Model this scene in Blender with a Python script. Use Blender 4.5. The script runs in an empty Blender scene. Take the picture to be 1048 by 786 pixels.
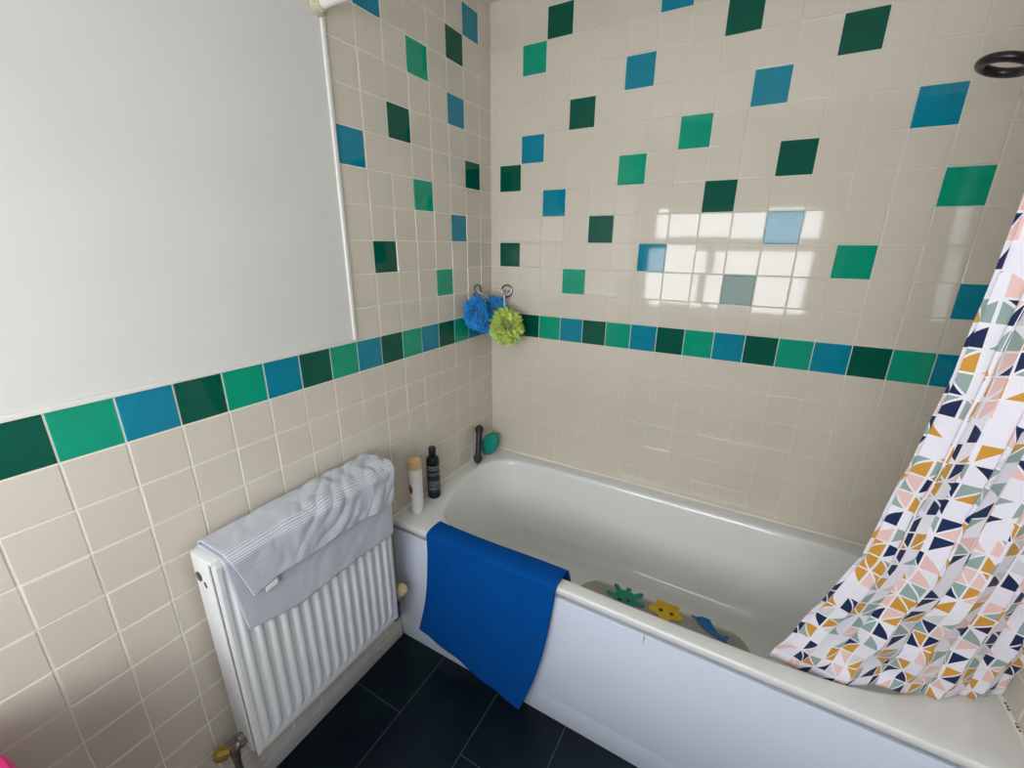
import bpy, bmesh, math, random
from mathutils import Vector, Matrix, noise
random.seed(7)
C = bpy.context.scene.collection
sc = bpy.context.scene
PI = math.pi

# ------------------------------------------------------------------ camera
def make_camera():
    cd = bpy.data.cameras.new('camera'); o = bpy.data.objects.new('camera', cd); C.objects.link(o)
    yaw, pit, rol = -.5168, -.3124, .0096
    f = Vector((math.sin(yaw)*math.cos(pit), math.cos(yaw)*math.cos(pit), math.sin(pit)))
    r = Vector((math.cos(yaw), -math.sin(yaw), 0)); u = r.cross(f)
    r2 = r*math.cos(rol)+u*math.sin(rol); u2 = u*math.cos(rol)-r*math.sin(rol)
    m = Matrix((r2, u2, -f)).transposed().to_4x4(); m.translation = Vector((1.0718, -1.6865, 1.5304))
    o.matrix_world = m
    cd.sensor_width = 36; cd.lens = 440.7/1048*36; cd.clip_start = .02
    sc.camera = o
make_camera()

# ------------------------------------------------------------------ world, light, exposure
WORLD_STRENGTH = 9.0
WORLD_COLOR = (.93, .97, 1.0, 1)
EXPOSURE = 0.38
w = bpy.data.worlds.new('sky'); sc.world = w; w.use_nodes = True
bg = w.node_tree.nodes['Background']; bg.inputs[0].default_value = WORLD_COLOR; bg.inputs[1].default_value = WORLD_STRENGTH
WX0, WX1, WZ0, WZ1, WY = .10, 1.40, .98, 1.86, -2.40      # the window opening behind the camera
pl = bpy.data.lights.new('window_portal', 'AREA'); pl.shape = 'RECTANGLE'; pl.size = WX1-WX0; pl.size_y = WZ1-WZ0
pl.cycles.is_portal = True
po = bpy.data.objects.new('window_portal', pl); C.objects.link(po)
po.location = ((WX0+WX1)/2, WY-.09, (WZ0+WZ1)/2); po.rotation_euler = (PI/2, 0, 0)
sc.view_settings.view_transform = 'Standard'; sc.view_settings.look = 'None'
sc.view_settings.exposure = EXPOSURE; sc.view_settings.gamma = 1; sc.view_settings.use_curve_mapping = False

# ------------------------------------------------------------------ materials
def lin(r, g, b):
    f = lambda c: (c/255/12.92) if c/255 <= .04045 else ((c/255+.055)/1.055)**2.4
    return (f(r), f(g), f(b), 1)
def mat(name, col, rough=.5, metal=0, bump=None, var=None, coat=0, trans=0, sheen=0, spec=.5):
    m = bpy.data.materials.new(name); m.use_nodes = True
    nt = m.node_tree; b = nt.nodes['Principled BSDF']
    b.inputs['Base Color'].default_value = col; b.inputs['Roughness'].default_value = rough
    b.inputs['Metallic'].default_value = metal; b.inputs['Coat Weight'].default_value = coat
    b.inputs['Coat Roughness'].default_value = .06
    b.inputs['Specular IOR Level'].default_value = spec
    b.inputs['Sheen Weight'].default_value = sheen; b.inputs['Transmission Weight'].default_value = trans
    tc = nt.nodes.new('ShaderNodeTexCoord')
    if var:
        scale, amt = var[0], var[1]
        n = nt.nodes.new('ShaderNodeTexNoise'); n.inputs['Scale'].default_value = scale; n.inputs['Detail'].default_value = 5
        mx = nt.nodes.new('ShaderNodeMix'); mx.data_type = 'RGBA'
        nt.links.new(tc.outputs['Object'], n.inputs['Vector'])
        mr = nt.nodes.new('ShaderNodeMapRange'); mr.inputs[1].default_value = .35; mr.inputs[2].default_value = .65
        nt.links.new(n.outputs['Fac'], mr.inputs[0]); nt.links.new(mr.outputs[0], mx.inputs[0])
        c2 = var[2] if len(var) > 2 else tuple(x*(1-amt) for x in col[:3])+(1,)
        mx.inputs[6].default_value = col; mx.inputs[7].default_value = c2
        nt.links.new(mx.outputs[2], b.inputs['Base Color'])
    if bump:
        n = nt.nodes.new('ShaderNodeTexNoise'); n.inputs['Scale'].default_value = bump[0]; n.inputs['Detail'].default_value = 4
        bp = nt.nodes.new('ShaderNodeBump'); bp.inputs['Strength'].default_value = bump[1]; bp.inputs['Distance'].default_value = bump[2] if len(bump) > 2 else .002
        nt.links.new(tc.outputs['Object'], n.inputs['Vector'])
        nt.links.new(n.outputs['Fac'], bp.inputs['Height']); nt.links.new(bp.outputs[0], b.inputs['Normal'])
    return m
M = {}
M['tile_white'] = mat('tile_white', lin(217, 208, 193), .05, bump=(9, .035, .004), var=(3, .05))
M['tile_dark'] = mat('tile_dark_green', lin(0, 88, 70), .05, bump=(9, .035, .004), var=(25, .12), spec=.3)
M['tile_green'] = mat('tile_jade', lin(0, 158, 125), .05, bump=(9, .035, .004), var=(25, .1), spec=.4)
M['tile_blue'] = mat('tile_turquoise', lin(0, 134, 162), .05, bump=(9, .035, .004), var=(25, .12), spec=.4)
M['grout'] = mat('grout', lin(236, 231, 219), .8, bump=(120, .3))
M['grout_back'] = mat('grout_back', lin(222, 216, 203), .7, bump=(120, .3))
M['mould'] = mat('mould', lin(88, 40, 34), .8)
M['paint'] = mat('wall_paint', lin(222, 220, 217), .55, bump=(60, .05), var=(4, .04))
M['ceiling'] = mat('ceiling_paint', lin(228, 226, 222), .8)
M['trim'] = mat('trim_white', lin(232, 230, 224), .3, bump=(60, .02))
M['skirting'] = mat('skirting_grey', lin(196, 196, 190), .45, var=(18, .12))
M['slate'] = mat('floor_slate', lin(8, 18, 30), .4, bump=(26, .25, .004), var=(6, 0, lin(12, 32, 36)), spec=.25)
M['floor_grout'] = mat('floor_grout', lin(62, 74, 78), .8)
M['enamel'] = mat('bath_enamel', lin(232, 232, 229), .14, coat=.3, bump=(3, .01))
M['panel'] = mat('bath_panel', lin(220, 227, 243), .25, bump=(4, .02))
M['plinth'] = mat('bath_plinth', lin(205, 212, 228), .35, bump=(5, .02))
M['seam'] = mat('seam_brown', lin(150, 120, 84), .6)
M['rad'] = mat('radiator_enamel', lin(228, 230, 230), .3, bump=(30, .01))
M['dark'] = mat('dark_metal', lin(96, 80, 74), .45, metal=.5)
M['brass'] = mat('brass_old', lin(196, 158, 72), .4, metal=.55, bump=(60, .2), var=(40, .35))
M['socket'] = mat('socket_beige', lin(200, 190, 164), .4, bump=(10, .01))
M['cream'] = mat('cream_plastic', lin(214, 196, 140), .45, var=(30, .12))
M['steel'] = mat('steel_pipe', lin(150, 146, 140), .35, metal=.7, var=(40, .25))
M['chrome'] = mat('chrome', lin(150, 150, 152), .3, metal=1, bump=(5, .01))
M['satin'] = mat('satin_steel', lin(204, 202, 198), .45, metal=.25, bump=(5, .01))
M['white_plastic'] = mat('white_plastic', lin(226, 225, 220), .35, bump=(10, .01))
M['cap_tan'] = mat('cap_tan', lin(214, 182, 128), .4, var=(30, .1))
M['red'] = mat('red_print', lin(150, 30, 36), .4, var=(60, .1))
M['black_plastic'] = mat('black_plastic', lin(14, 14, 20), .25, var=(20, .1))
M['label_slate'] = mat('label_slate', lin(30, 42, 54), .35, var=(60, .25))
M['print_white'] = mat('print_white', lin(170, 180, 188), .5, var=(60, .1))
M['navy'] = mat('navy_plastic', lin(22, 26, 52), .35, var=(20, .15))
M['charcoal'] = mat('charcoal_rubber', lin(46, 42, 48), .5, var=(20, .15))
M['teal'] = mat('teal_sponge', lin(0, 150, 138), .75, bump=(180, .5), var=(40, .12))
M['pouf_blue'] = mat('pouf_blue', lin(0, 172, 252), .65, var=(30, .3), sheen=.3)
M['pouf_blue2'] = mat('pouf_azure', lin(20, 186, 250), .65, var=(30, .2), sheen=.3)
M['pouf_green'] = mat('pouf_lime', lin(236, 246, 122), .65, var=(30, .22), sheen=.3)
for k_ in ('pouf_blue', 'pouf_blue2', 'pouf_green'):
    b_ = M[k_].node_tree.nodes['Principled BSDF']; b_.inputs['Subsurface Weight'].default_value = .7; b_.inputs['Subsurface Scale'].default_value = .02
M['cord'] = mat('cord_white', lin(225, 228, 228), .6, bump=(300, .2))
M['towel_blue'] = mat('towel_blue', lin(0, 78, 156), .95, bump=(420, .5, .003), var=(12, .1), sheen=.0, spec=.1)
M['ring_black'] = mat('shower_black', lin(28, 22, 26), .3, var=(20, .15))
M['magenta'] = mat('magenta_plastic', lin(196, 6, 106), .35, bump=(20, .02))
M['oct'] = mat('toy_green', lin(0, 150, 124), .5, var=(25, .15)); M['star'] = mat('toy_yellow', lin(238, 196, 32), .5, var=(25, .1))
M['dol'] = mat('toy_blue', lin(16, 118, 184), .5, var=(25, .15)); M['eye'] = mat('toy_eye', lin(48, 34, 30), .5, bump=(20, .02))
M['pale'] = mat('toy_pale_blue', lin(150, 190, 205), .5, var=(25, .1))

def mat_stripe_towel():
    m = mat('towel_grey', lin(186, 190, 200), .95, bump=(500, .5, .003), sheen=.3, spec=.1)
    nt = m.node_tree; b = nt.nodes['Principled BSDF']
    uv = nt.nodes.new('ShaderNodeUVMap'); sp = nt.nodes.new('ShaderNodeSeparateXYZ'); nt.links.new(uv.outputs[0], sp.inputs[0])
    a = nt.nodes.new('ShaderNodeMath'); a.operation = 'MULTIPLY'; a.inputs[1].default_value = 210; nt.links.new(sp.outputs[1], a.inputs[0])
    f = nt.nodes.new('ShaderNodeMath'); f.operation = 'FRACT'; nt.links.new(a.outputs[0], f.inputs[0])
    g = nt.nodes.new('ShaderNodeMath'); g.operation = 'GREATER_THAN'; g.inputs[1].default_value = .55; nt.links.new(f.outputs[0], g.inputs[0])
    mx = nt.nodes.new('ShaderNodeMix'); mx.data_type = 'RGBA'; nt.links.new(g.outputs[0], mx.inputs[0])
    mx.inputs[6].default_value = lin(174, 180, 194); mx.inputs[7].default_value = lin(216, 217, 221)
    nt.links.new(mx.outputs[2], b.inputs['Base Color'])
    return m
M['towel_grey'] = mat_stripe_towel()

def mat_curtain():
    m = mat('curtain_print', lin(232, 228, 238), .7, sheen=.1, spec=.25)
    nt = m.node_tree; b = nt.nodes['Principled BSDF']; L = nt.links
    def N(op, a, c=None, cl=False):
        n = nt.nodes.new('ShaderNodeMath'); n.operation = op; n.use_clamp = cl
        for i, x in enumerate((a, c)):
            if x is None: continue
            if isinstance(x, (int, float)): n.inputs[i].default_value = x
            else: L.new(x, n.inputs[i])
        return n.outputs[0]
    uv = nt.nodes.new('ShaderNodeUVMap'); sp = nt.nodes.new('ShaderNodeSeparateXYZ'); L.new(uv.outputs[0], sp.inputs[0])
    CELL = .041
    U = N('DIVIDE', sp.outputs[0], CELL); V = N('DIVIDE', sp.outputs[1], CELL)
    ci = N('FLOOR', U); cj = N('FLOOR', V); fu = N('FRACT', U); fv = N('FRACT', V)
    def wn(off):
        c = nt.nodes.new('ShaderNodeCombineXYZ'); L.new(ci, c.inputs[0]); L.new(cj, c.inputs[1])
        if isinstance(off, (int, float)): c.inputs[2].default_value = off
        else: L.new(off, c.inputs[2])
        n = nt.nodes.new('ShaderNodeTexWhiteNoise'); n.noise_dimensions = '3D'; L.new(c.outputs[0], n.inputs['Vector'])
        return n.outputs['Value']
    flip = N('GREATER_THAN', wn(3.7), .5)                      # which diagonal splits the square
    fx = N('ABSOLUTE', N('SUBTRACT', flip, fu))
    bow = N('MULTIPLY', N('MULTIPLY', fx, N('SUBTRACT', 1, fx)), .16)
    dg = N('SUBTRACT', N('ADD', fv, bow), fx)
    tri = N('GREATER_THAN', dg, 0)
    rnd = wn(N('ADD', N('MULTIPLY', tri, 5), 11.3))
    eu = N('MINIMUM', fu, N('SUBTRACT', 1, fu)); ev = N('MINIMUM', fv, N('SUBTRACT', 1, fv))
    e = N('MINIMUM', N('MINIMUM', eu, ev), N('MULTIPLY', N('ABSOLUTE', dg), .7))
    inside = N('GREATER_THAN', e, .045)
    cr = nt.nodes.new('ShaderNodeValToRGB'); cr.color_ramp.interpolation = 'CONSTANT'
    cols = [(0, lin(232, 228, 238)), (.36, lin(205, 148, 58)), (.53, lin(24, 38, 78)), (.67, lin(146, 166, 160)), (.82, lin(232, 192, 186)), (.96, lin(212, 208, 214))]
    el = cr.color_ramp.elements
    el[0].position = 0; el[0].color = cols[0][1]; el[1].position = cols[1][0]; el[1].color = cols[1][1]
    for p_, c_ in cols[2:]:
        x = el.new(p_); x.color = c_
    L.new(rnd, cr.inputs[0])
    mx = nt.nodes.new('ShaderNodeMix'); mx.data_type = 'RGBA'; L.new(inside, mx.inputs[0])
    mx.inputs[6].default_value = lin(234, 230, 236); L.new(cr.outputs[0], mx.inputs[7]); L.new(mx.outputs[2], b.inputs['Base Color'])
    return m
M['curtain'] = mat_curtain()

def mat_thin(name, col, alpha, rough):
    m = bpy.data.materials.new(name); m.use_nodes = True; nt = m.node_tree; nt.nodes.clear()
    out = nt.nodes.new('ShaderNodeOutputMaterial'); mx = nt.nodes.new('ShaderNodeMixShader')
    t = nt.nodes.new('ShaderNodeBsdfTransparent'); p = nt.nodes.new('ShaderNodeBsdfPrincipled')
    p.inputs['Base Color'].default_value = col; p.inputs['Roughness'].default_value = rough
    tc = nt.nodes.new('ShaderNodeTexCoord'); n = nt.nodes.new('ShaderNodeTexNoise'); n.inputs['Scale'].default_value = 40
    nt.links.new(tc.outputs['Object'], n.inputs['Vector'])
    bp = nt.nodes.new('ShaderNodeBump'); bp.inputs['Strength'].default_value = .1; bp.inputs['Distance'].default_value = .001
    nt.links.new(n.outputs['Fac'], bp.inputs['Height']); nt.links.new(bp.outputs[0], p.inputs['Normal'])
    mx.inputs[0].default_value = alpha
    nt.links.new(t.outputs[0], mx.inputs[1]); nt.links.new(p.outputs[0], mx.inputs[2]); nt.links.new(mx.outputs[0], out.inputs[0])
    return m
M['glass'] = mat_thin('window_glass', (.9, .95, .95, 1), .06, .02)
M['clear_mat'] = mat_thin('clear_vinyl', lin(186, 178, 164), .34, .3)

# ------------------------------------------------------------------ object helpers
ROOT = {}
def wloc(o): return ROOT.get(o.name, Vector((0, 0, 0)))
def obj(name, bm, m, parent=None, smooth=True, angle=35, structure=False):
    """links bm (world coordinates) as ONE mesh object; under a parent it is shifted to the parent's frame"""
    off = wloc(parent) if parent else Vector((0, 0, 0))
    bmesh.ops.recalc_face_normals(bm, faces=bm.faces[:])
    if off.length: bmesh.ops.translate(bm, verts=bm.verts[:], vec=-off)
    if smooth:
        for f in bm.faces: f.smooth = True
        for e in bm.edges:
            if len(e.link_faces) == 2 and e.calc_face_angle(0) > math.radians(angle): e.smooth = False
    me = bpy.data.meshes.new(name); bm.to_mesh(me); bm.free()
    for x in (m if isinstance(m, (list, tuple)) else [m]): me.materials.append(M[x])
    o = bpy.data.objects.new(name, me); C.objects.link(o)
    ROOT[o.name] = off
    if parent: o.parent = parent
    if structure: o['kind'] = 'structure'
    return o
def thing(name, label, cat, loc, group=None):
    o = bpy.data.objects.new(name, None); C.objects.link(o); o.location = loc; o.empty_display_size = .05
    o['label'] = label; o['category'] = cat
    if group: o['group'] = group
    ROOT[o.name] = Vector(loc)
    return o
def tag(o, label, cat):
    o['label'] = label; o['category'] = cat; return o
def box(bm, x0, x1, y0, y1, z0, z1, bev=0, mi=0):
    r = bmesh.ops.create_cube(bm, size=1)
    for v in r['verts']: v.co = Vector(((x0+x1)/2+v.co.x*(x1-x0), (y0+y1)/2+v.co.y*(y1-y0), (z0+z1)/2+v.co.z*(z1-z0)))
    fs = list({f for v in r['verts'] for f in v.link_faces})
    if bev:
        es = list({e for v in r['verts'] for e in v.link_edges})
        rb = bmesh.ops.bevel(bm, geom=es, offset=bev, segments=3, profile=.5, affect='EDGES')
        fs = list(set([f for f in fs if f.is_valid] + rb['faces']))
    for f in fs: f.material_index = mi
    return bm
def frame_of(d):
    d = d.normalized(); a = Vector((0, 0, 1)) if abs(d.z) < .9 else Vector((1, 0, 0))
    x = d.cross(a).normalized(); return x, d.cross(x)
def tube(bm, pts, rad, seg=14, cap=True, mi=0, closed=False):
    """swept tube through pts; rad a number or one per point"""
    pts = [Vector(p) for p in pts]; n = len(pts); rings = []
    rr = rad if isinstance(rad, (list, tuple)) else [rad]*n
    px = None
    for i, p in enumerate(pts):
        d = (pts[(i+1) % n]-pts[i-1]) if closed else (pts[min(i+1, n-1)]-pts[max(i-1, 0)])
        d.normalize()
        if px is None: x, y = frame_of(d)
        else:
            x = px-d*px.dot(d); x = x.normalized() if x.length > 1e-6 else frame_of(d)[0]; y = d.cross(x)
        px = x
        rings.append([bm.verts.new(p+(x*math.cos(2*PI*k/seg)+y*math.sin(2*PI*k/seg))*rr[i]) for k in range(seg)])
    for i in range(n if closed else n-1):
        a, b = rings[i], rings[(i+1) % n]
        for k in range(seg):
            bm.faces.new((a[k], a[(k+1) % seg], b[(k+1) % seg], b[k])).material_index = mi
    if cap and not closed:
        bm.faces.new(rings[0]).material_index = mi; bm.faces.new(rings[-1]).material_index = mi
    return bm
def lathe(bm, prof, base, axis=(0, 0, 1), seg=28, sx=1, sy=1, mi=0, close=True):
    """prof: (radius, height) along axis from base"""
    d = Vector(axis).normalized(); x, y = frame_of(d); base = Vector(base); rings = []
    for r, h in prof:
        rings.append([bm.verts.new(base+d*h+x*(r*sx*math.cos(2*PI*k/seg))+y*(r*sy*math.sin(2*PI*k/seg))) for k in range(seg)])
    for a, b in zip(rings, rings[1:]):
        for k in range(seg): bm.faces.new((a[k], a[(k+1) % seg], b[(k+1) % seg], b[k])).material_index = mi
    if close:
        bm.faces.new(rings[0]).material_index = mi; bm.faces.new(rings[-1]).material_index = mi
    return bm
def grid(bm, fn, nu, nv, uvfn=None, mi=0):
    vs = [[bm.verts.new(fn(i/nu, j/nv)) for j in range(nv+1)] for i in range(nu+1)]
    lay = bm.loops.layers.uv.verify() if uvfn else None
    for i in range(nu):
        for j in range(nv):
            f = bm.faces.new((vs[i][j], vs[i+1][j], vs[i+1][j+1], vs[i][j+1])); f.material_index = mi
            if uvfn:
                for l, (a, b) in zip(f.loops, ((i, j), (i+1, j), (i+1, j+1), (i, j+1))): l[lay].uv = uvfn(a/nu, b/nv)
    return vs
def solid(o, t, offset=-1):
    md = o.modifiers.new('thickness', 'SOLIDIFY'); md.thickness = t; md.offset = offset; return o
def interp(tab, x):
    if x <= tab[0][0]: return tab[0][1]
    for (a, b), (c, d) in zip(tab, tab[1:]):
        if x <= c: return b+(d-b)*(x-a)/(c-a)
    return tab[-1][1]
def smooth(t): t = max(0, min(1, t)); return t*t*(3-2*t)

# ------------------------------------------------------------------ the room
ZB, P = 1.24, .10                 # top of the coloured border row, tile pitch
H = 2.40
RX = 1.70                         # right wall
def tile_face(bm, org, ux, uy, un, a0, a1, b0, b1, mi, gap=.0017, dep=.0017, bev=.0018, tilt=.0006):
    """one bevelled tile on the plane org + a*ux + b*uy, raised along un"""
    a0 += gap; a1 -= gap; b0 += gap; b1 -= gap
    if a1-a0 < .006 or b1-b0 < .006: return
    t = [random.uniform(-tilt, tilt) for _ in range(3)]
    def pt(a, b, h): return org+ux*a+uy*b+un*h
    lo = [bm.verts.new(pt(a, b, 0)) for a, b in ((a0, b0), (a1, b0), (a1, b1), (a0, b1))]
    m1 = bev*.35
    mid = [bm.verts.new(pt(a, b, dep*.7)) for a, b in ((a0+m1, b0+m1), (a1-m1, b0+m1), (a1-m1, b1-m1), (a0+m1, b1-m1))]
    hi = []
    for a, b in ((a0+bev, b0+bev), (a1-bev, b0+bev), (a1-bev, b1-bev), (a0+bev, b1-bev)):
        hi.append(bm.verts.new(pt(a, b, dep+t[0]+t[1]*(1 if a > (a0+a1)/2 else -1)*.5+t[2]*(1 if b > (b0+b1)/2 else -1)*.5)))
    for r, s in ((lo, mid), (mid, hi)):
        for k in range(4): bm.faces.new((r[k], r[(k+1) % 4], s[(k+1) % 4], s[k])).material_index = mi
    bm.faces.new(hi).material_index = mi
D, G, B = 1, 2, 3
back_col = {(3, 11): D, (6, 9): B, (4, 8): D, (6, 6): G, (8, 7): G, (12, 9): D, (14, 7): B, (11, 6): D, (13, 3): G, (5, 4): D,
            (2, 10): G, (2, 7): B, (1, 6): D, (3, 5): B, (1, 3): D, (4, 2): G, (7, 3): B, (9, 5): D, (11, 4): B, (10, 2): D,
            (10, 8): B, (9, 10): D, (7, 11): B, (16, 2): B, (15, 5): G, (14, 10): B, (16, 8): D}
left_col = {(4, 9): G, (5, 7): D, (7, 6): B, (2, 10): D, (2, 8): B, (6, 3): D, (2, 4): B, (1, 6): D, (4, 5): G, (3, 2): G, (6, 10): B, (1, 11): B}
def border(i): return (D, B, G)[i % 3]
def border_back(i): return (G, B, D)[i % 3]
TM = ['tile_white', 'tile_dark', 'tile_green', 'tile_blue', 'grout', 'paint']
TB = TM[:4]+['grout_back']
def wall_back():
    bm = bmesh.new()
    box(bm, -.1, RX+.1, .0, .1, 0, H, mi=4)
    UC = .5313
    for i in range(0, 18):
        a0, a1 = max(0.0, (i-UC)*P), min(RX, (i+1-UC)*P)
        for v in range(-12, 13):
            b0, b1 = max(0, ZB+(v-1)*P), min(H, ZB+v*P)
            if b1 <= b0: continue
            mi = border_back(i) if v == 0 else back_col.get((i, v), 0)
            tile_face(bm, Vector((0, 0, 0)), Vector((1, 0, 0)), Vector((0, 0, 1)), Vector((0, -1, 0)), a0, a1, b0, b1, mi, gap=.0012)
    obj('wall_back', bm, TB, smooth=False, structure=True)
SC = .168; YE = -2.40
YT = -(8-SC)*P                     # where the full-height tiling stops on the left wall
def wall_left():
    bm = bmesh.new()
    box(bm, -.1, 0, YE-.1, .1, 0, H, mi=4)
    for i in range(0, 25):
        a0, a1 = max(0.0, (i-SC)*P), min(-YE, (i+1-SC)*P)
        for v in range(-12, 13):
            if v > 0 and i >= 8: continue
            b0, b1 = max(0, ZB+(v-1)*P), min(H, ZB+v*P)
            if b1 <= b0: continue
            mi = border(i) if v == 0 else left_col.get((i, v), 0)
            tile_face(bm, Vector((0, 0, 0)), Vector((0, -1, 0)), Vector((0, 0, 1)), Vector((1, 0, 0)), a0, a1, b0, b1, mi)
    box(bm, -.001, .0015, YE, YT-.002, ZB+.004, H, mi=5)          # painted plaster above the border
    obj('wall_left', bm, TM, smooth=False, structure=True)
    t = bmesh.new(); box(t, -.001, .0075, YT-.0115, YT+.0005, ZB+.001, H-.001, bev=.0025)
    obj('trim_1', t, 'trim', structure=True)
    t = bmesh.new(); box(t, -.001, .0065, YE+.001, YT+.0005, ZB-.001, ZB+.011, bev=.002)
    obj('trim_2', t, 'trim', structure=True)
def wall_right():
    bm = bmesh.new()
    box(bm, RX, RX+.1, YE-.1, .1, 0, H, mi=4)
    box(bm, RX-.0015, RX+.001, YE, -.872, 0, H, mi=5)
    for i in range(0, 9):
        a0, a1 = max(0, i*P-.03), min(-YE, (i+1)*P-.03)
        for v in range(-12, 13):
            b0, b1 = max(0, ZB+(v-1)*P), min(H, ZB+v*P)
            if b1 <= b0: continue
            tile_face(bm, Vector((RX, 0, 0)), Vector((0, -1, 0)), Vector((0, 0, 1)), Vector((-1, 0, 0)), a0, a1, b0, b1, border(i) if v == 0 else 0)
    obj('wall_right', bm, TM, smooth=False, structure=True)
def wall_front():
    bm = bmesh.new(); y0, y1 = WY-.1, WY
    box(bm, -.1, WX0, y0, y1, 0, H); box(bm, WX1, RX+.1, y0, y1, 0, H)
    box(bm, WX0, WX1, y0, y1, 0, WZ0); box(bm, WX0, WX1, y0, y1, WZ1, H)
    obj('wall_front', bm, ['paint'], smooth=False, structure=True)
    f = bmesh.new(); ya, yb = WY-.075, WY-.02
    fw = .05
    box(f, WX0, WX0+fw, ya, yb, WZ0, WZ1, bev=.006); box(f, WX1-fw, WX1, ya, yb, WZ0, WZ1, bev=.006)
    box(f, WX0, WX1, ya, yb, WZ0, WZ0+fw, bev=.006); box(f, WX0, WX1, ya, yb, WZ1-fw, WZ1, bev=.006)
    zt = 1.55; xm = .62
    box(f, WX0+fw, WX1-fw, ya+.004, yb-.004, zt-.03, zt+.03, bev=.006)
    box(f, xm-.03, xm+.03, ya+.004, yb-.004, WZ0+fw, zt-.03, bev=.006)
    wf = obj('window_1', f, 'trim', structure=True)
    for n, (a, b, c, d) in enumerate(((WX0+fw, WX1-fw, zt+.03, WZ1-fw), (WX0+fw, xm-.03, WZ0+fw, zt-.03), (xm+.03, WX1-fw, WZ0+fw, zt-.03))):
        g = bmesh.new(); box(g, a-.004, b+.004, WY-.05, WY-.046, c-.004, d+.004)
        obj('pane', g, 'glass', wf, smooth=False)
    s = bmesh.new(); box(s, WX0-.04, WX1+.04, WY-.018, WY+.10, WZ0-.03, WZ0, bev=.006)
    obj('sill', s, 'trim', wf)
def floor():
    bm = bmesh.new(); box(bm, -.1, RX+.1, YE-.1, .1, -.1, -.0006, mi=1)
    W_, L_ = .2545, .52
    for c in range(-1, 7):
        a0, a1 = max(0, .224+(c-1)*W_), min(RX, .224+c*W_)
        if a1 <= a0: continue
        off = .95 if c % 2 == 0 else .69
        for k in range(-3, 5):
            b0, b1 = max(0, off+(k-1)*L_), min(-YE, off+k*L_)
            if b1 <= b0: continue
            tile_face(bm, Vector((0, 0, -.0012)), Vector((1, 0, 0)), Vector((0, -1, 0)), Vector((0, 0, 1)), a0, a1, b0, b1, 0, gap=.0012, dep=.0012, bev=.001, tilt=.0002)
    obj('floor', bm, ['slate', 'floor_grout'], smooth=False, structure=True)
def ceiling():
    bm = bmesh.new(); box(bm, -.1, RX+.1, YE-.1, .1, H, H+.1); obj('ceiling', bm, 'ceiling', smooth=False, structure=True)
wall_back(); wall_left(); wall_right(); wall_front(); floor(); ceiling()
bm = bmesh.new(); box(bm, .0, .014, YE+.002, -.713, 0, .052, bev=.003)
obj('baseboard_left', bm, 'skirting', structure=True)

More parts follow.
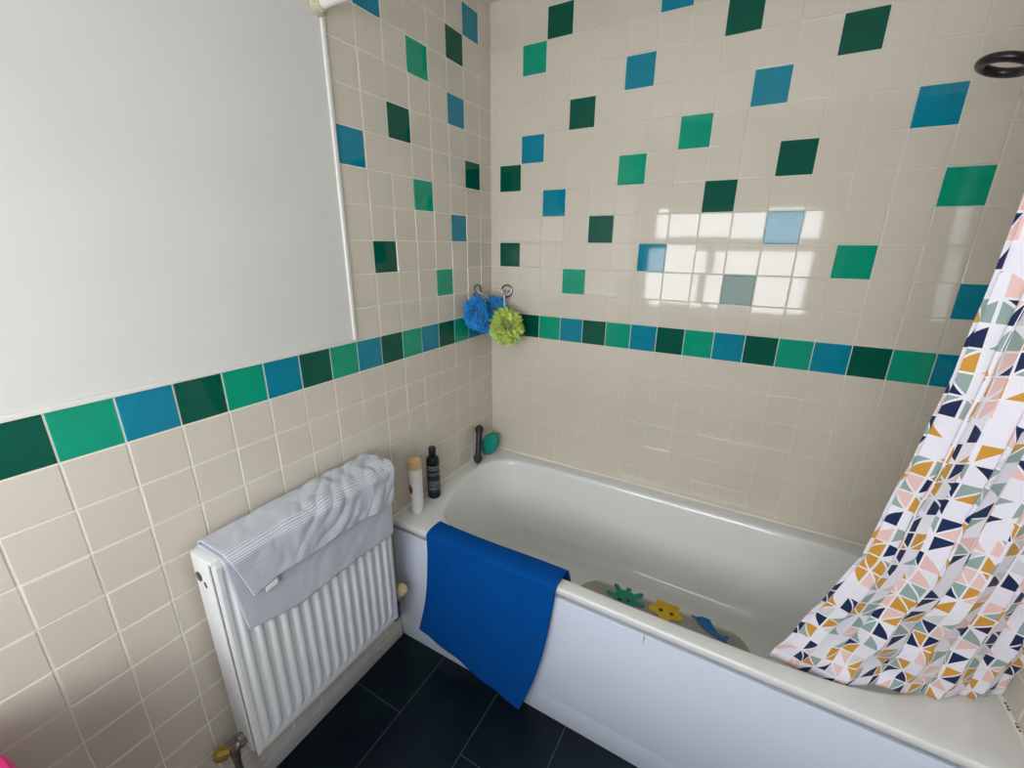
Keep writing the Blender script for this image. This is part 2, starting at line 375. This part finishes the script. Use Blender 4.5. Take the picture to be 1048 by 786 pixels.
# ------------------------------------------------------------------ bathtub
R = .557
def bathtub():
    t = thing('bathtub', 'white fitted bathtub with white side panel along the tiled back wall', 'bathtub', (.85, -.36, 0))
    ctl = [(.068, -.27), (.076, -.19), (.115, -.125), (.21, -.08), (.53, -.066), (.90, -.066), (1.27, -.070), (1.47, -.085), (1.575, -.135), (1.625, -.23),
           (1.632, -.33), (1.61, -.45), (1.555, -.56), (1.46, -.625), (1.30, -.657), (1.0, -.668), (.70, -.668), (.40, -.66), (.24, -.635), (.145, -.58), (.092, -.46), (.070, -.35)]
    n = len(ctl); dense = []
    for i in range(n):
        p0, p1, p2, p3 = (Vector(ctl[(i+k) % n]).to_3d() for k in (-1, 0, 1, 2))
        for k in range(10):
            s = k/10
            dense.append(.5*((2*p1)+(p2-p0)*s+(2*p0-5*p1+4*p2-p3)*s*s+(3*p1-p0-3*p2+p3)*s**3))
    K = len(dense); X0, X1, Y0, Y1 = .004, 1.696, -.716, -.004
    cx, cy = .85, -.36
    def outer(ins):
        out = []
        for p in dense:
            d = p-Vector((cx, cy, 0)); s = 1e9
            if d.x > 1e-9: s = min(s, (X1-ins-cx)/d.x)
            if d.x < -1e-9: s = min(s, (X0+ins-cx)/d.x)
            if d.y > 1e-9: s = min(s, (Y1-ins-cy)/d.y)
            if d.y < -1e-9: s = min(s, (Y0+ins-cy)/d.y)
            out.append(Vector((cx, cy, 0))+d*s)
        for c in ((X0+ins, Y0+ins), (X1-ins, Y0+ins), (X1-ins, Y1-ins), (X0+ins, Y1-ins)):
            c = Vector((*c, 0)); k = min(range(K), key=lambda q: (out[q]-c).length); out[k] = c
        return out
    def inner(il, ir, iy):
        res = []
        for p in dense:
            dx = p.x-cx; dy = p.y+.367
            sx = 1-(il/.782 if dx < 0 else ir/.782); sy = 1-iy/.302
            res.append(Vector((cx+dx*sx, -.367+dy*sy, 0)))
        return res
    levels = [(outer(.014), R-.024), (outer(.002), R-.024), (outer(0), R-.022), (outer(0), R-.006), (outer(.0007), R-.0035), (outer(.002), R-.0015), (outer(.004), R-.0005), (outer(.006), R)]
    levels += [([a.lerp(b, .5) for a, b in zip(outer(.006), inner(-.014, -.014, -.010))], R)]
    for il, ir, iy, z in ((-.012, -.012, -.009, R), (-.004, -.004, -.003, R-.0015), (.002, .002, .002, R-.007), (.007, .007, .006, R-.020), (.016, .014, .012, R-.07), (.034, .03, .020, R-.14),
                          (.06, .05, .030, R-.22), (.085, .07, .038, R-.28), (.105, .085, .046, R-.315), (.125, .10, .058, R-.34), (.15, .125, .08, R-.362), (.185, .16, .11, R-.377), (.23, .21, .15, R-.385), (.34, .32, .20, R-.388), (.55, .53, .26, R-.390)):
        levels.append((inner(il, ir, iy), z))
    bm = bmesh.new(); rings = [[bm.verts.new((p.x, p.y, z)) for p in ps] for ps, z in levels]
    for a, b in zip(rings, rings[1:]):
        for k in range(K): bm.faces.new((a[k], a[(k+1) % K], b[(k+1) % K], b[k]))
    bm.faces.new(rings[-1])
    obj('tub', bm, 'enamel', t, angle=50)
    p = bmesh.new(); box(p, .006, 1.694, -.711, -.690, .104, R-.041, bev=.002)
    pn = obj('side_panel', p, 'panel', t)
    s = bmesh.new()
    for a, b, c, d in ((.941, .9435, .499, .5155), (.9405, .9418, .485, .499)): box(s, a, b, -.7116, -.71, c, d)
    obj('seam', s, 'seam', pn, smooth=False)
    q = bmesh.new(); box(q, .006, 1.694, -.706, -.688, .0, .104, bev=.002)
    obj('plinth', q, 'plinth', t)
bathtub()
def sealant():
    bm = bmesh.new(); r = .0055
    tube(bm, [(.004, -.0045, R), (RX-.004, -.0045, R)], r, 8); tube(bm, [(.0045, -.004, R), (.0045, -.712, R)], r, 8); tube(bm, [(RX-.0045, -.004, R), (RX-.0045, -.712, R)], r, 8)
    for k, (y, z, s) in enumerate(((-.525, R+.004, .0028), (-.533, R+.0045, .0024), (-.541, R+.004, .003), (-.575, R+.004, .0024), (-.583, R+.004, .003), (-.592, R+.0045, .0022))):
        r_ = bmesh.ops.create_icosphere(bm, subdivisions=2, radius=s)
        for v in r_['verts']: v.co = Vector((RX-.006+v.co.x, y+v.co.y*1.2, z+v.co.z*.6))
        for f in {f for v in r_['verts'] for f in v.link_faces}: f.material_index = 1
    obj('trim_3', bm, ['grout', 'mould'], structure=True)
sealant()

# ------------------------------------------------------------------ radiator
def radiator():
    ya, yb, za, zb, xb, xf = -1.338, -.822, .243, .856, .035, .128
    t = thing('radiator', 'white ribbed panel radiator on the left wall beside the bath', 'radiator', (.08, -1.08, 0))
    NR = 15; pitch = (yb-ya-.036)/NR
    def face(xs, sgn):
        def fn(u, v):
            y = ya+u*(yb-ya); z = za+v*(zb-za); s = (y-ya-.018)/pitch
            k = s-math.floor(s)
            amp = smooth((z-za-.038)/.016)*smooth((zb-.022-z)/.022) if 0 <= s <= NR else 0
            prof = smooth((min(k, 1-k)-.20)/.17)                 # flat-topped pressed rib
            edge = .006*(smooth((y-ya)/.006)*smooth((yb-y)/.006)*smooth((z-za)/.006)*smooth((zb-z)/.006)-1)
            return Vector((xs+sgn*(-.0035*(1-prof)*amp+.0045*prof*amp+edge-.006), y, z))
        return fn
    bm = bmesh.new(); grid(bm, face(xf, 1), NR*14+10, 70)
    obj('front_panel', bm, 'rad', t, angle=60)
    bm = bmesh.new(); grid(bm, face(xb+.014, -1), NR*8, 30); obj('back_panel', bm, 'rad', t, angle=60)
    for y0, y1 in ((ya-.003, ya+.004), (yb-.004, yb+.003)):
        bm = bmesh.new(); box(bm, xb, xf-.022, y0, y1, za+.012, zb+.002, bev=.0025)
        e = obj('end_cover', bm, 'rad', t)
        if y0 < -1.2:
            b = bmesh.new(); lathe(b, [(.0, 0), (.0125, 0), (.0125, .0015), (.009, .0022), (.0, .0018)], (.055, y0, .800), (0, -1, 0), 20, close=False); obj('blanking_plug', b, 'dark', e)
            b = bmesh.new(); tube(b, [(.076, y0+.001, .793), (.081, y0+.001, .780)], .0035, 8); obj('vent_slot', b, 'dark', e)
    bm = bmesh.new(); box(bm, xb, xf-.010, ya, yb, zb-.006, zb+.003, bev=.002)
    obj('top_grille', bm, 'rad', t)
    for y in (-1.2, -.95):
        bm = bmesh.new(); box(bm, .003, xb+.012, y-.015, y+.015, .45, .75, bev=.003); obj('wall_bracket', bm, 'rad', t)
    # lockshield end (near) with yellow brass cap
    v = bmesh.new(); tube(v, [(.07, -1.34, .285), (.07, -1.356, .28), (.066, -1.366, .262), (.064, -1.366, .22), (.064, -1.366, .0)], [.011, .011, .012, .009, .008], 14); lathe(v, [(.010, 0), (.017, .002), (.017, .018), (.010, .02)], (.07, -1.337, .285), (0, -1, 0), 8)
    lv = obj('lockshield_valve', v, 'steel', t)
    c = bmesh.new(); lathe(c, [(.009, -.012), (.015, -.010), (.0175, .004), (.0165, .016), (.010, .023), (.003, .024)], (.047, -1.383, .262), (-.45, -.8, .32), 10); obj('cap', c, 'brass', lv)
    # far valve next to the bath
    v = bmesh.new(); tube(v, [(.08, -.82, .285), (.08, -.80, .285), (.08, -.785, .27), (.078, -.783, .20), (.06, -.783, .17), (.008, -.783, .155)], [.011, .011, .012, .009, .009, .009], 14)
    rv = obj('thermostat_valve', v, 'steel', t)
    c = bmesh.new(); lathe(c, [(.012, -.01), (.021, -.006), (.023, .004), (.023, .028), (.018, .036), (.006, .038)], (.082, -.782, .305), (.5, .1, .6), 18); obj('valve_head', c, 'cream', rv)
radiator()

# ------------------------------------------------------------------ grey towel over the radiator
def grey_towel():
    t = thing('towel', 'grey and white striped towel folded over the top of the radiator', 'towel', (.09, -1.07, .86))
    def layer(xf, zt, ybk, yl_top, yl_bot, yr, zbot, wob, seed, zback):
        def fn(u, v):
            # v 0 behind -> over the top -> v 1 hem in front
            zb_ = interp(zbot, u)
            xb_ = .026
            Lb, Lt = zt-zback, xf-xb_; Lf = zt-zb_; tot = Lb+Lt+Lf; d = v*tot
            if d < Lb: x, z, fr = xb_, zback+d, 0
            elif d < Lb+Lt: x, z, fr = xb_+(d-Lb), zt, 0
            else: x, z, fr = xf, zt-(d-Lb-Lt), (d-Lb-Lt)/max(Lf, 1e-6)
            # round the two shoulders
            for sx, sgn in ((xb_, 1), (xf, -1)):
                q = max(0, 1-math.hypot(x-sx, z-zt)/.02); z -= .005*q*q*1.6; x += sgn*.004*q*q
            y0 = yl_top+(yl_bot-yl_top)*fr; y = y0+(yr(fr)-y0)*u
            nv = noise.noise_vector(Vector((u*7+seed, d*14, seed*3)))
            n2 = noise.noise(Vector((u*16+d*10+seed, d*22, seed)))
            amp = wob*(.35+.65*smooth(u*1.6))
            if d < Lb: amp *= .15
            sd = d-Lb; big = noise.noise(Vector((u*9+sd*16+seed, sd*5-u*3, seed+7)))
            h = amp*(.35+.75*abs(nv.z)+.35*max(0, n2)+.9*abs(big)*smooth(u*2.2))
            tt = smooth((d-(Lb+Lt-.022))/.044)
            x += h*tt; z += h*(1-tt)
            if fr > 0: z += .006*nv.y*(wob/.006)*fr
            return Vector((x, y, z))
        return fn
    uvf = lambda u, v: (u*.5, v*.36)
    bm = bmesh.new()
    grid(bm, layer(.138, .8625, 0, -1.324, -1.303, lambda f: -.823-.012*f, [(0, .655), (.25, .622), (.6, .628), (1, .624)], .0035, 1.3, .80), 90, 80, uvf)
    solid(obj('lower_layer', bm, 'towel_grey', t, angle=80), .004, 1)
    bm = bmesh.new()
    grid(bm, layer(.150, .870, 0, -1.318, -1.284, lambda f: -.821-.022*f, [(0, .750), (.12, .752), (.28, .757), (.42, .752), (.55, .766), (.62, .762), (.75, .752), (1, .757)], .0125, 4.1, .80), 150, 100, lambda u, v: (u*.5, v*.24))
    solid(obj('upper_fold', bm, 'towel_grey', t, angle=80), .005, 1)
    bm = bmesh.new(); grid(bm, lambda u, v: Vector((.152+.004*math.sin(v*2), -1.256+u*.034, .752-v*.022+u*.004)), 6, 6)
    o = obj('care_label', bm, 'white_plastic', t); o['label'] = 'small white care label'; solid(o, .0008)
grey_towel()

# ------------------------------------------------------------------ blue towel over the bath edge
def blue_towel():
    def fn(u, v):
        # v: 0 inside the tub, .16 at inner lip, .26 at outer lip, 1 bottom hem
        xt = .185+.50*u; zt = R+.009
        yin = -.645-.004*math.sin(u*5)
        zh = interp([(0, .112), (.12, .098), (.4, .082), (.7, .045), (1, .014)], u)
        if v < .14:
            s = v/.14; p = Vector((xt+.01*(1-s), -.628+(yin+.628)*smooth(s), R-.075*(1-s)**1.2))
            p.z = R-.075+ (.075+.006)*math.sin(s*PI/2)
        elif v < .24:
            s = (v-.14)/.10; p = Vector((xt-.004*s*u, yin+(-.723-yin)*s, zt+.003*math.sin(s*PI)-.006*s**6))
        else:
            s = (v-.24)/.76; xb = .128+.436*u; bul = .030*(u-.0)*math.sin(s*PI*.8)*u
            zz = (zt-.006)+(zh-zt+.006)*s
            x = (xt-.004*u)+(xb-xt)*(s**(1.7-.7*u))+bul-.0
            x += -.012*(1-u)*math.sin(s*PI)*-1
            y = -.7235-.006*smooth(s*3)-.012*s*smooth(u*1.4)
            f = .0045*math.sin(u*9+s*2.2)*s+.004*noise.noise(Vector((u*4, s*4, 2)))*s
            y -= abs(f)+.0
            p = Vector((x, y, zz))
        return p
    bm = bmesh.new(); grid(bm, fn, 70, 110, lambda u, v: (u*.5, v*.7))
    o = obj('bath_towel', bm, 'towel_blue', angle=80); tag(o, 'plain blue towel draped over the front edge of the bathtub', 'towel'); solid(o, .005, 0)
blue_towel()

# ------------------------------------------------------------------ shower curtain and its rail
def rail():
    t = thing('curtain_rail', 'white round shower curtain rail fixed to the left wall above the bath', 'rail', (.85, -.80, 2.09))
    bm = bmesh.new(); tube(bm, [(.012, -.80, 2.09), (RX-.012, -.80, 2.09)], .0125, 20); obj('tube', bm, 'trim', t)
    for x, d in ((.003, 1), (RX-.003, -1)):
        bm = bmesh.new(); lathe(bm, [(.0, 0), (.024, 0), (.024, .006), (.019, .010), (.0165, .022), (.0128, .023)], (x, -.80, 2.09), (d, 0, 0), 24, close=False)
        obj('wall_socket', bm, 'socket', t)
rail()
def curtain():
    hem = [(0, (1.235, -.618)), (.22, (1.36, -.632)), (.42, (1.46, -.622)), (.62, (1.55, -.588)), (.8, (1.63, -.553)), (1, (1.688, -.512))]
    def hp(u):
        for (a, p), (b, q) in zip(hem, hem[1:]):
            if u <= b: s = (u-a)/(b-a); return Vector((*p, 0)).lerp(Vector((*q, 0)), s)
        return Vector((*hem[-1][1], 0))
    ztop = 2.075
    def fn(u, v):
        h = hp(u); top = Vector((1.375+.295*u, -.80, 0))
        w = v**1.15
        base = top.lerp(h, w)
        # left edge stays steep and kicks out to the left near the hem
        lean = interp([(0, 0), (.3, .031), (.48, .055), (.6, .062), (.75, .066), (.88, .034), (1, 0)], v)
        base.x += lean*(1-u)**1.5
        zb = R+.006+.003*math.sin(u*17)+.10*max(0, u-.88)
        if u < .45: zb -= .040*smooth((.45-u)/.3)
        z = ztop+(zb-ztop)*v
        ph = u*2*PI*5.5+.9*math.sin(v*2.2)+1.3*noise.noise(Vector((u*3, v*2.5, 5)))
        a = .027*(1-v)+.011*v
        if v > .85: a *= 1-.45*(v-.85)/.15
        edge = smooth(u/.06)*smooth((1-u)/.05)
        off = a*math.sin(ph)*(.12+.88*edge)
        y = base.y+off*.9; x = base.x+.55*a*math.sin(2*ph)*edge
        n = noise.noise(Vector((x*9, z*7, 3.1)))
        y += .012*n*smooth(v*2)+.006*math.sin(z*38+u*9)*smooth((v-.75)/.2)*(1-smooth((v-.97)/.03))
        return Vector((min(x, RX-.010), y, z))
    bm = bmesh.new(); grid(bm, fn, 190, 200, lambda u, v: (.018+u*.98, v*1.55))
    o = obj('shower_curtain', bm, 'curtain', angle=80)
    tag(o, 'white shower curtain printed with mustard, navy, sage and pink triangles', 'curtain'); solid(o, .0008, 0)
curtain()
def shower_head():
    c = Vector((1.414, -.35, 1.873))
    t = thing('overhead_shower', 'black ring-shaped shower head near the right end of the bath', 'shower head', c)
    bm = bmesh.new(); seg, ns = 56, 16; rings = []
    for i in range(seg):
        a = 2*PI*i/seg; rad = Vector((math.cos(a), math.sin(a), 0)); ring = []
        for k in range(ns):
            b = 2*PI*k/ns; ring.append(bm.verts.new(c+Matrix.Rotation(math.radians(15), 3, 'Y') @ Matrix.Rotation(math.radians(-3), 3, 'X') @ (rad*(.0375+.0100*math.cos(b))+Vector((0, 0, .0088*math.sin(b))))))
        rings.append(ring)
    for i in range(seg):
        for k in range(ns): bm.faces.new((rings[i][k], rings[i][(k+1) % ns], rings[(i+1) % seg][(k+1) % ns], rings[(i+1) % seg][k]))
    obj('ring', bm, 'ring_black', t)
    bm = bmesh.new(); tube(bm, [c+Vector((.042, 0, -.008)), c+Vector((.10, 0, .012)), c+Vector((.18, 0, .02)), (RX-.004, -.35, c.z+.022)], .011, 14); lathe(bm, [(.0, 0), (.028, 0), (.026, .008), (.012, .012)], (RX-.003, -.35, c.z+.022), (-1, 0, 0), 24, close=False)
    obj('arm', bm, 'ring_black', t)
shower_head()

# ------------------------------------------------------------------ bottles on the left bath end
def bottles():
    x, y = .060, -.628
    t = thing('bottle', 'tall slim white bottle with tan cap on the bath corner', 'bottle', (x, y, R))
    b = bmesh.new(); lathe(b, [(.0, .001), (.021, .001), (.0235, .004), (.0245, .02), (.0255, .12), (.0262, .182), (.0255, .186)], (x, y, R), sx=1, sy=.95, close=False); bodyb = b
    b = bmesh.new(); lathe(b, [(.0258, .186), (.0262, .19), (.0258, .212), (.023, .221), (.015, .226), (.0, .228)], (x, y, R), close=False); obj('cap', b, 'cap_tan', t)
    b = bmesh.new(); ang = math.radians(-98)
    def patch(bm, a0, a1, z0, z1, r, ell=False, n=10, mi=0):
        def fn(u, v):
            if ell:
                vv = (v-.5)*2; hw = math.sqrt(max(0, 1-vv*vv)); aa = (a0+a1)/2+(u-.5)*(a1-a0)*hw
            else: aa = a0+(a1-a0)*u
            return Vector((x+r*math.cos(aa), y+r*.985*math.sin(aa), R+z0+(z1-z0)*v))
        grid(bm, fn, n, n, mi=mi)
    patch(b, math.radians(-135), math.radians(-78), .085, .125, .0262, True); o = obj('printed_badge', b, 'red', t)
    for z0 in (.055, .063, .071, .135, .143): patch(bodyb, math.radians(-130), math.radians(-85), z0, z0+.0025, .0261, mi=1)
    obj('body', bodyb, ['white_plastic', 'cap_tan'], t)
    X, Y = .049, -.515
    t = thing('bottle', 'black bottle with grey lettered label behind the white bottle', 'bottle', (X, Y, R))
    b = bmesh.new(); lathe(b, [(.0, .001), (.022, .001), (.0255, .005), (.026, .02), (.026, .165), (.024, .174), (.016, .180), (.013, .182)], (X, Y, R), close=False); obj('body', b, 'black_plastic', t)
    b = bmesh.new(); lathe(b, [(.0125, .180), (.0145, .182), (.0145, .216), (.012, .220), (.0, .221)], (X, Y, R), close=False); obj('cap', b, 'black_plastic', t)
    x, y = X, Y
    b = bmesh.new(); patch(b, math.radians(-125), math.radians(45), .030, .150, .0264, n=18); random.seed(3)
    def words(z0, h, r):
        a = -100
        while a < 20:
            w_ = random.uniform(8, 22)
            patch(b, math.radians(a), math.radians(min(22, a+w_)), z0, z0+h, r, n=4, mi=1); a += w_+5
    for z0, h in ((.140, .004), (.130, .0035), (.112, .002), (.106, .002), (.078, .002), (.072, .002), (.066, .002), (.060, .002), (.052, .0018), (.047, .0018), (.042, .0018)): words(z0, h, .0267)
    obj('label_wrap', b, ['label_slate', 'print_white'], t)
bottles()

# ------------------------------------------------------------------ corner stick and sponge
def corner_bits():
    a, b_ = Vector((.052, -.207, R+.014)), Vector((.024, -.146, R+.166))
    t = thing('wash_stick', 'dark navy stick with rounded ends leaning in the bath corner', 'stick', (.052, -.207, R))
    d = b_-a; bm = bmesh.new(); lathe(bm, [(.0150, .028), (.0130, .05), (.0135, .09), (.0150, d.length-.024)], a, d, 16); obj('shaft', bm, 'navy', t)
    def knob(p, q, r1):
        bm = bmesh.new(); v = q-p; n = 9; prof = []
        for k in range(n+1):
            s = k/n; prof.append((max(.0005, r1*math.sin(PI*min(1, s*.78+.0))**.6 if s < 1 else .015), s*v.length))
        lathe(bm, prof, p, v, 16); return bm
    obj('lower_knob', knob(a-d.normalized()*.010, a+d.normalized()*.032, .0205), 'charcoal', t)
    obj('upper_knob', knob(b_+d.normalized()*.006, b_-d.normalized()*.030, .0205), 'charcoal', t)
    c = Vector((.044, -.085, R+.0555)); bm = bmesh.new(); K = 40
    pts = []
    for k in range(K):
        a_ = 2*PI*k/K; ca, sa = math.cos(a_), math.sin(a_)
        pts.append(Vector((.039*math.copysign(abs(ca)**.8, ca)+.006*sa, 0, .053*math.copysign(abs(sa)**.8, sa)+.008*ca)))
    nrm = Vector((.35, -.93, .1)).normalized(); ax = Vector((.93, .35, 0)); az = ax.cross(nrm)*-1
    rings = []
    for off, s in ((-.014, .80), (-.0125, .93), (-.008, 1), (.008, 1), (.0125, .93), (.014, .80)):
        rings.append([bm.verts.new(c+ax*p.x*s+Vector((0, 0, 1))*p.z*s+nrm*off*Vector((1, 1, 0)).length/1.2) for p in pts])
    for r, q in zip(rings, rings[1:]):
        for k in range(K): bm.faces.new((r[k], r[(k+1) % K], q[(k+1) % K], q[k]))
    bm.faces.new(rings[0]); bm.faces.new(rings[-1])
    o = obj('sponge', bm, 'teal'); tag(o, 'rounded teal bath sponge standing in the back corner of the bath', 'sponge')
corner_bits()

# ------------------------------------------------------------------ wall hooks and bath poufs
def hook(p, n, label):
    p = Vector(p); n = Vector(n); t = thing('wall_hook', label, 'hook', p)
    bm = bmesh.new(); lathe(bm, [(.0, .0032), (.0275, .0032), (.0275, .006), (.0, .0066)], p, n, 36, close=False); obj('backplate', bm, 'satin', t)
    bm = bmesh.new(); x_, y_ = frame_of(n); tube(bm, [p+n*.0065+(x_*math.cos(2*PI*k/40)+y_*math.sin(2*PI*k/40))*.0255 for k in range(40)], .0036, 10, closed=True); obj('rim', bm, 'chrome', t)
    bm = bmesh.new(); u = Vector((0, 0, 1)); tube(bm, [p+n*.006+u*.002, p+n*.013-u*.001, p+n*.020-u*.009, p+n*.026-u*.012, p+n*.032-u*.010, p+n*.034-u*.003], [.0045, .004, .0035, .0035, .0035, .004], 10)
    obj('prong', bm, 'satin', t)
    bm = bmesh.new(); 
    for s in (-1, 1):
        q = p+n*.0088+n.cross(u)*s*.011; lathe(bm, [(.0, 0), (.0038, 0), (.003, .0015), (.0, .002)], q, n, 12, close=False)
    obj('screw_head', bm, 'dark', t)
def pouf_mesh(lobes, seed, ruf=46, spike=.10, reach=1.08):
    rnd = random.Random(seed); bm = bmesh.new()
    for c, r, mi in lobes:
        c = Vector(c); q = bmesh.ops.create_icosphere(bm, subdivisions=4, radius=1)
        for v in q['verts']:
            d = v.co.normalized(); k = 1+spike*noise.noise(d*5+Vector((seed, 0, 0)))+spike*.9*noise.noise(d*13)
            v.co = c+Vector((d.x*r[0], d.y*r[1], d.z*r[2]))*(.80 if reach < 1.3 else .72)*k
        for f in {f for v in q['verts'] for f in v.link_faces}: f.material_index = mi
        for _ in range(ruf):
            ax = Vector((rnd.gauss(0, 1), rnd.gauss(0, 1), rnd.gauss(0, 1))).normalized(); x, y = frame_of(ax); ph = rnd.uniform(0, 6.28); kk = rnd.choice((7, 9, 11)); sh = rnd.uniform(-.35, .35)
            n_ = 48; ro, mi_, rings = [], [], []
            for i in range(n_):
                a = 2*PI*i/n_
                for lst, s, am in ((mi_, .78, .07), (ro, min(1.04, reach-.06), .24)):
                    s2 = s+.06*math.sin(a*5+ph*2)+(rnd.uniform(-.05, reach-1.08) if am > .1 and i % 2 else 0)*(reach > 1.15); p = x*math.cos(a)*s2+y*math.sin(a)*s2+ax*(sh*.5+am*math.sin(kk*a+ph))
                    if p.length > reach: p *= reach/p.length
                    lst.append(bm.verts.new(c+Vector((p.x*r[0], p.y*r[1], p.z*r[2]))))
            for i in range(n_): bm.faces.new((mi_[i], mi_[(i+1) % n_], ro[(i+1) % n_], ro[i])).material_index = mi
    return bm
hook((.003, -.125, 1.340), (1, 0, 0), 'round chrome hook on the left wall holding the blue pouf')
hook((.088, -.003, 1.336), (0, -1, 0), 'round chrome hook on the back wall holding the lime pouf')
t = thing('bath_pouf', 'blue two-lobed mesh bath pouf hanging in the tiled corner', 'bath pouf', (.055, -.13, 1.25))
obj('mesh_puff', pouf_mesh([((.052, -.199, 1.257), (.046, .047, .064), 0), ((.056, -.070, 1.252), (.052, .055, .060), 1), ((.055, -.133, 1.216), (.046, .055, .046), 0)], 2, 22, .12, 1.22), ['pouf_blue', 'pouf_blue2'], t, angle=180)
bm = bmesh.new(); tube(bm, [(.050, -.085, 1.298), (.036, -.114, 1.327), (.028, -.124, 1.331), (.034, -.130, 1.325), (.05, -.105, 1.290)], .0022, 8)
obj('hanging_cord', bm, 'cord', t)
t = thing('bath_pouf', 'lime green mesh bath pouf hanging on the back wall', 'bath pouf', (.143, -.112, 1.197))
obj('mesh_puff', pouf_mesh([((.143, -.112, 1.197), (.062, .052, .062), 0)], 5, 40, .16, 1.5), 'pouf_green', t, angle=180)
bm = bmesh.new(); tube(bm, [(.136, -.100, 1.25), (.090, -.036, 1.326), (.084, -.031, 1.327), (.128, -.098, 1.25)], .002, 8)
obj('hanging_cord', bm, 'cord', t)

# ------------------------------------------------------------------ clear non-slip mat with sea creatures, lying in the tub
def flat(bm, pts, z, h):
    lo = [bm.verts.new((x, y, z)) for x, y in pts]; hi = [bm.verts.new((x, y, z+h)) for x, y in pts]
    bm.faces.new(hi); bm.faces.new(lo[::-1]); n = len(pts)
    for k in range(n): bm.faces.new((lo[k], lo[(k+1) % n], hi[(k+1) % n], hi[k]))
    return bm
def bath_mat():
    z = R-.3845
    t = thing('bath_mat', 'clear oval non-slip mat with sea creatures lying in the tub', 'bath mat', (.92, -.33, z))
    pts = []
    for k in range(72):
        a = 2*PI*k/72; c, s = math.cos(a), math.sin(a)
        pts.append((.925+.325*math.copysign(abs(c)**.62, c), -.345+.175*math.copysign(abs(s)**.7, s)))
    o = obj('clear_sheet', flat(bmesh.new(), pts, z, .002), 'clear_mat', t)
    z2 = z+.0022
    def disc(cx, cy, r, m, par, zz, sx=1, sy=1):
        obj('eye', flat(bmesh.new(), [(cx+r*sx*math.cos(2*PI*k/16), cy+r*sy*math.sin(2*PI*k/16)) for k in range(16)], zz, .0012), m, par)
    # octopus: round head towards the viewer, eight arms fanned away from it
    cx, cy = .790, -.250; pts = []
    for k in range(160):
        a = 2*PI*k/160; arm = max(0, math.cos(a*8+PI*.0)); up = .5+.5*math.sin(a)
        r = .046+.040*(arm**.45)*(.6+.4*up); pts.append((cx+r*math.cos(a), cy+r*math.sin(a)))
    o1 = obj('octopus', flat(bmesh.new(), pts, z2, .003), 'oct', t)
    disc(cx+.014, cy-.006, .009, 'eye', o1, z2+.003, 1, .8); disc(cx-.018, cy-.016, .009, 'eye', o1, z2+.003, 1, .8)
    cx, cy = .945, -.225; pts = []
    for k in range(120):
        a = 2*PI*k/120; r = .056+.011*math.cos(a*5-PI*1.5); pts.append((cx+r*math.cos(a), cy+r*math.sin(a)))
    o2 = obj('starfish', flat(bmesh.new(), pts, z2, .003), 'star', t)
    disc(cx-.018, cy-.012, .0075, 'eye', o2, z2+.003); disc(cx+.022, cy-.012, .0075, 'eye', o2, z2+.003)
    raw = [(-.060, .028), (-.046, .024), (-.032, .030), (-.016, .052), (.002, .062), (.006, .050), (.006, .032), (.018, .010), (.034, -.012), (.052, -.022), (.066, -.010), (.074, -.014), (.066, -.030), (.068, -.046), (.056, -.042), (.040, -.036), (.018, -.030), (-.006, -.022), (-.026, -.006), (-.040, .012), (-.060, .020)]
    o3 = obj('dolphin', flat(bmesh.new(), [(1.095+x, -.225+y) for x, y in raw], z2, .003), 'dol', t)
    disc(1.062, -.205, .004, 'eye', o3, z2+.003)
bath_mat()

# ------------------------------------------------------------------ magenta basket at the left edge of the view
def basket():
    c = Vector((.20, -1.846, 0)); t = thing('basket', 'magenta plastic tub at the far left edge beside the tiled wall', 'basket', c)
    b = bmesh.new(); lathe(b, [(.0, .0), (.115, .0), (.123, .006), (.164, .762), (.160, .762), (.119, .012), (.0, .008)], c, seg=48, close=False); obj('body', b, 'magenta', t)
    b = bmesh.new(); tube(b, [c+Vector((.166*math.cos(2*PI*k/48), .166*math.sin(2*PI*k/48), .762)) for k in range(48)], .009, 10, closed=True); obj('rim', b, 'magenta', t)
basket()
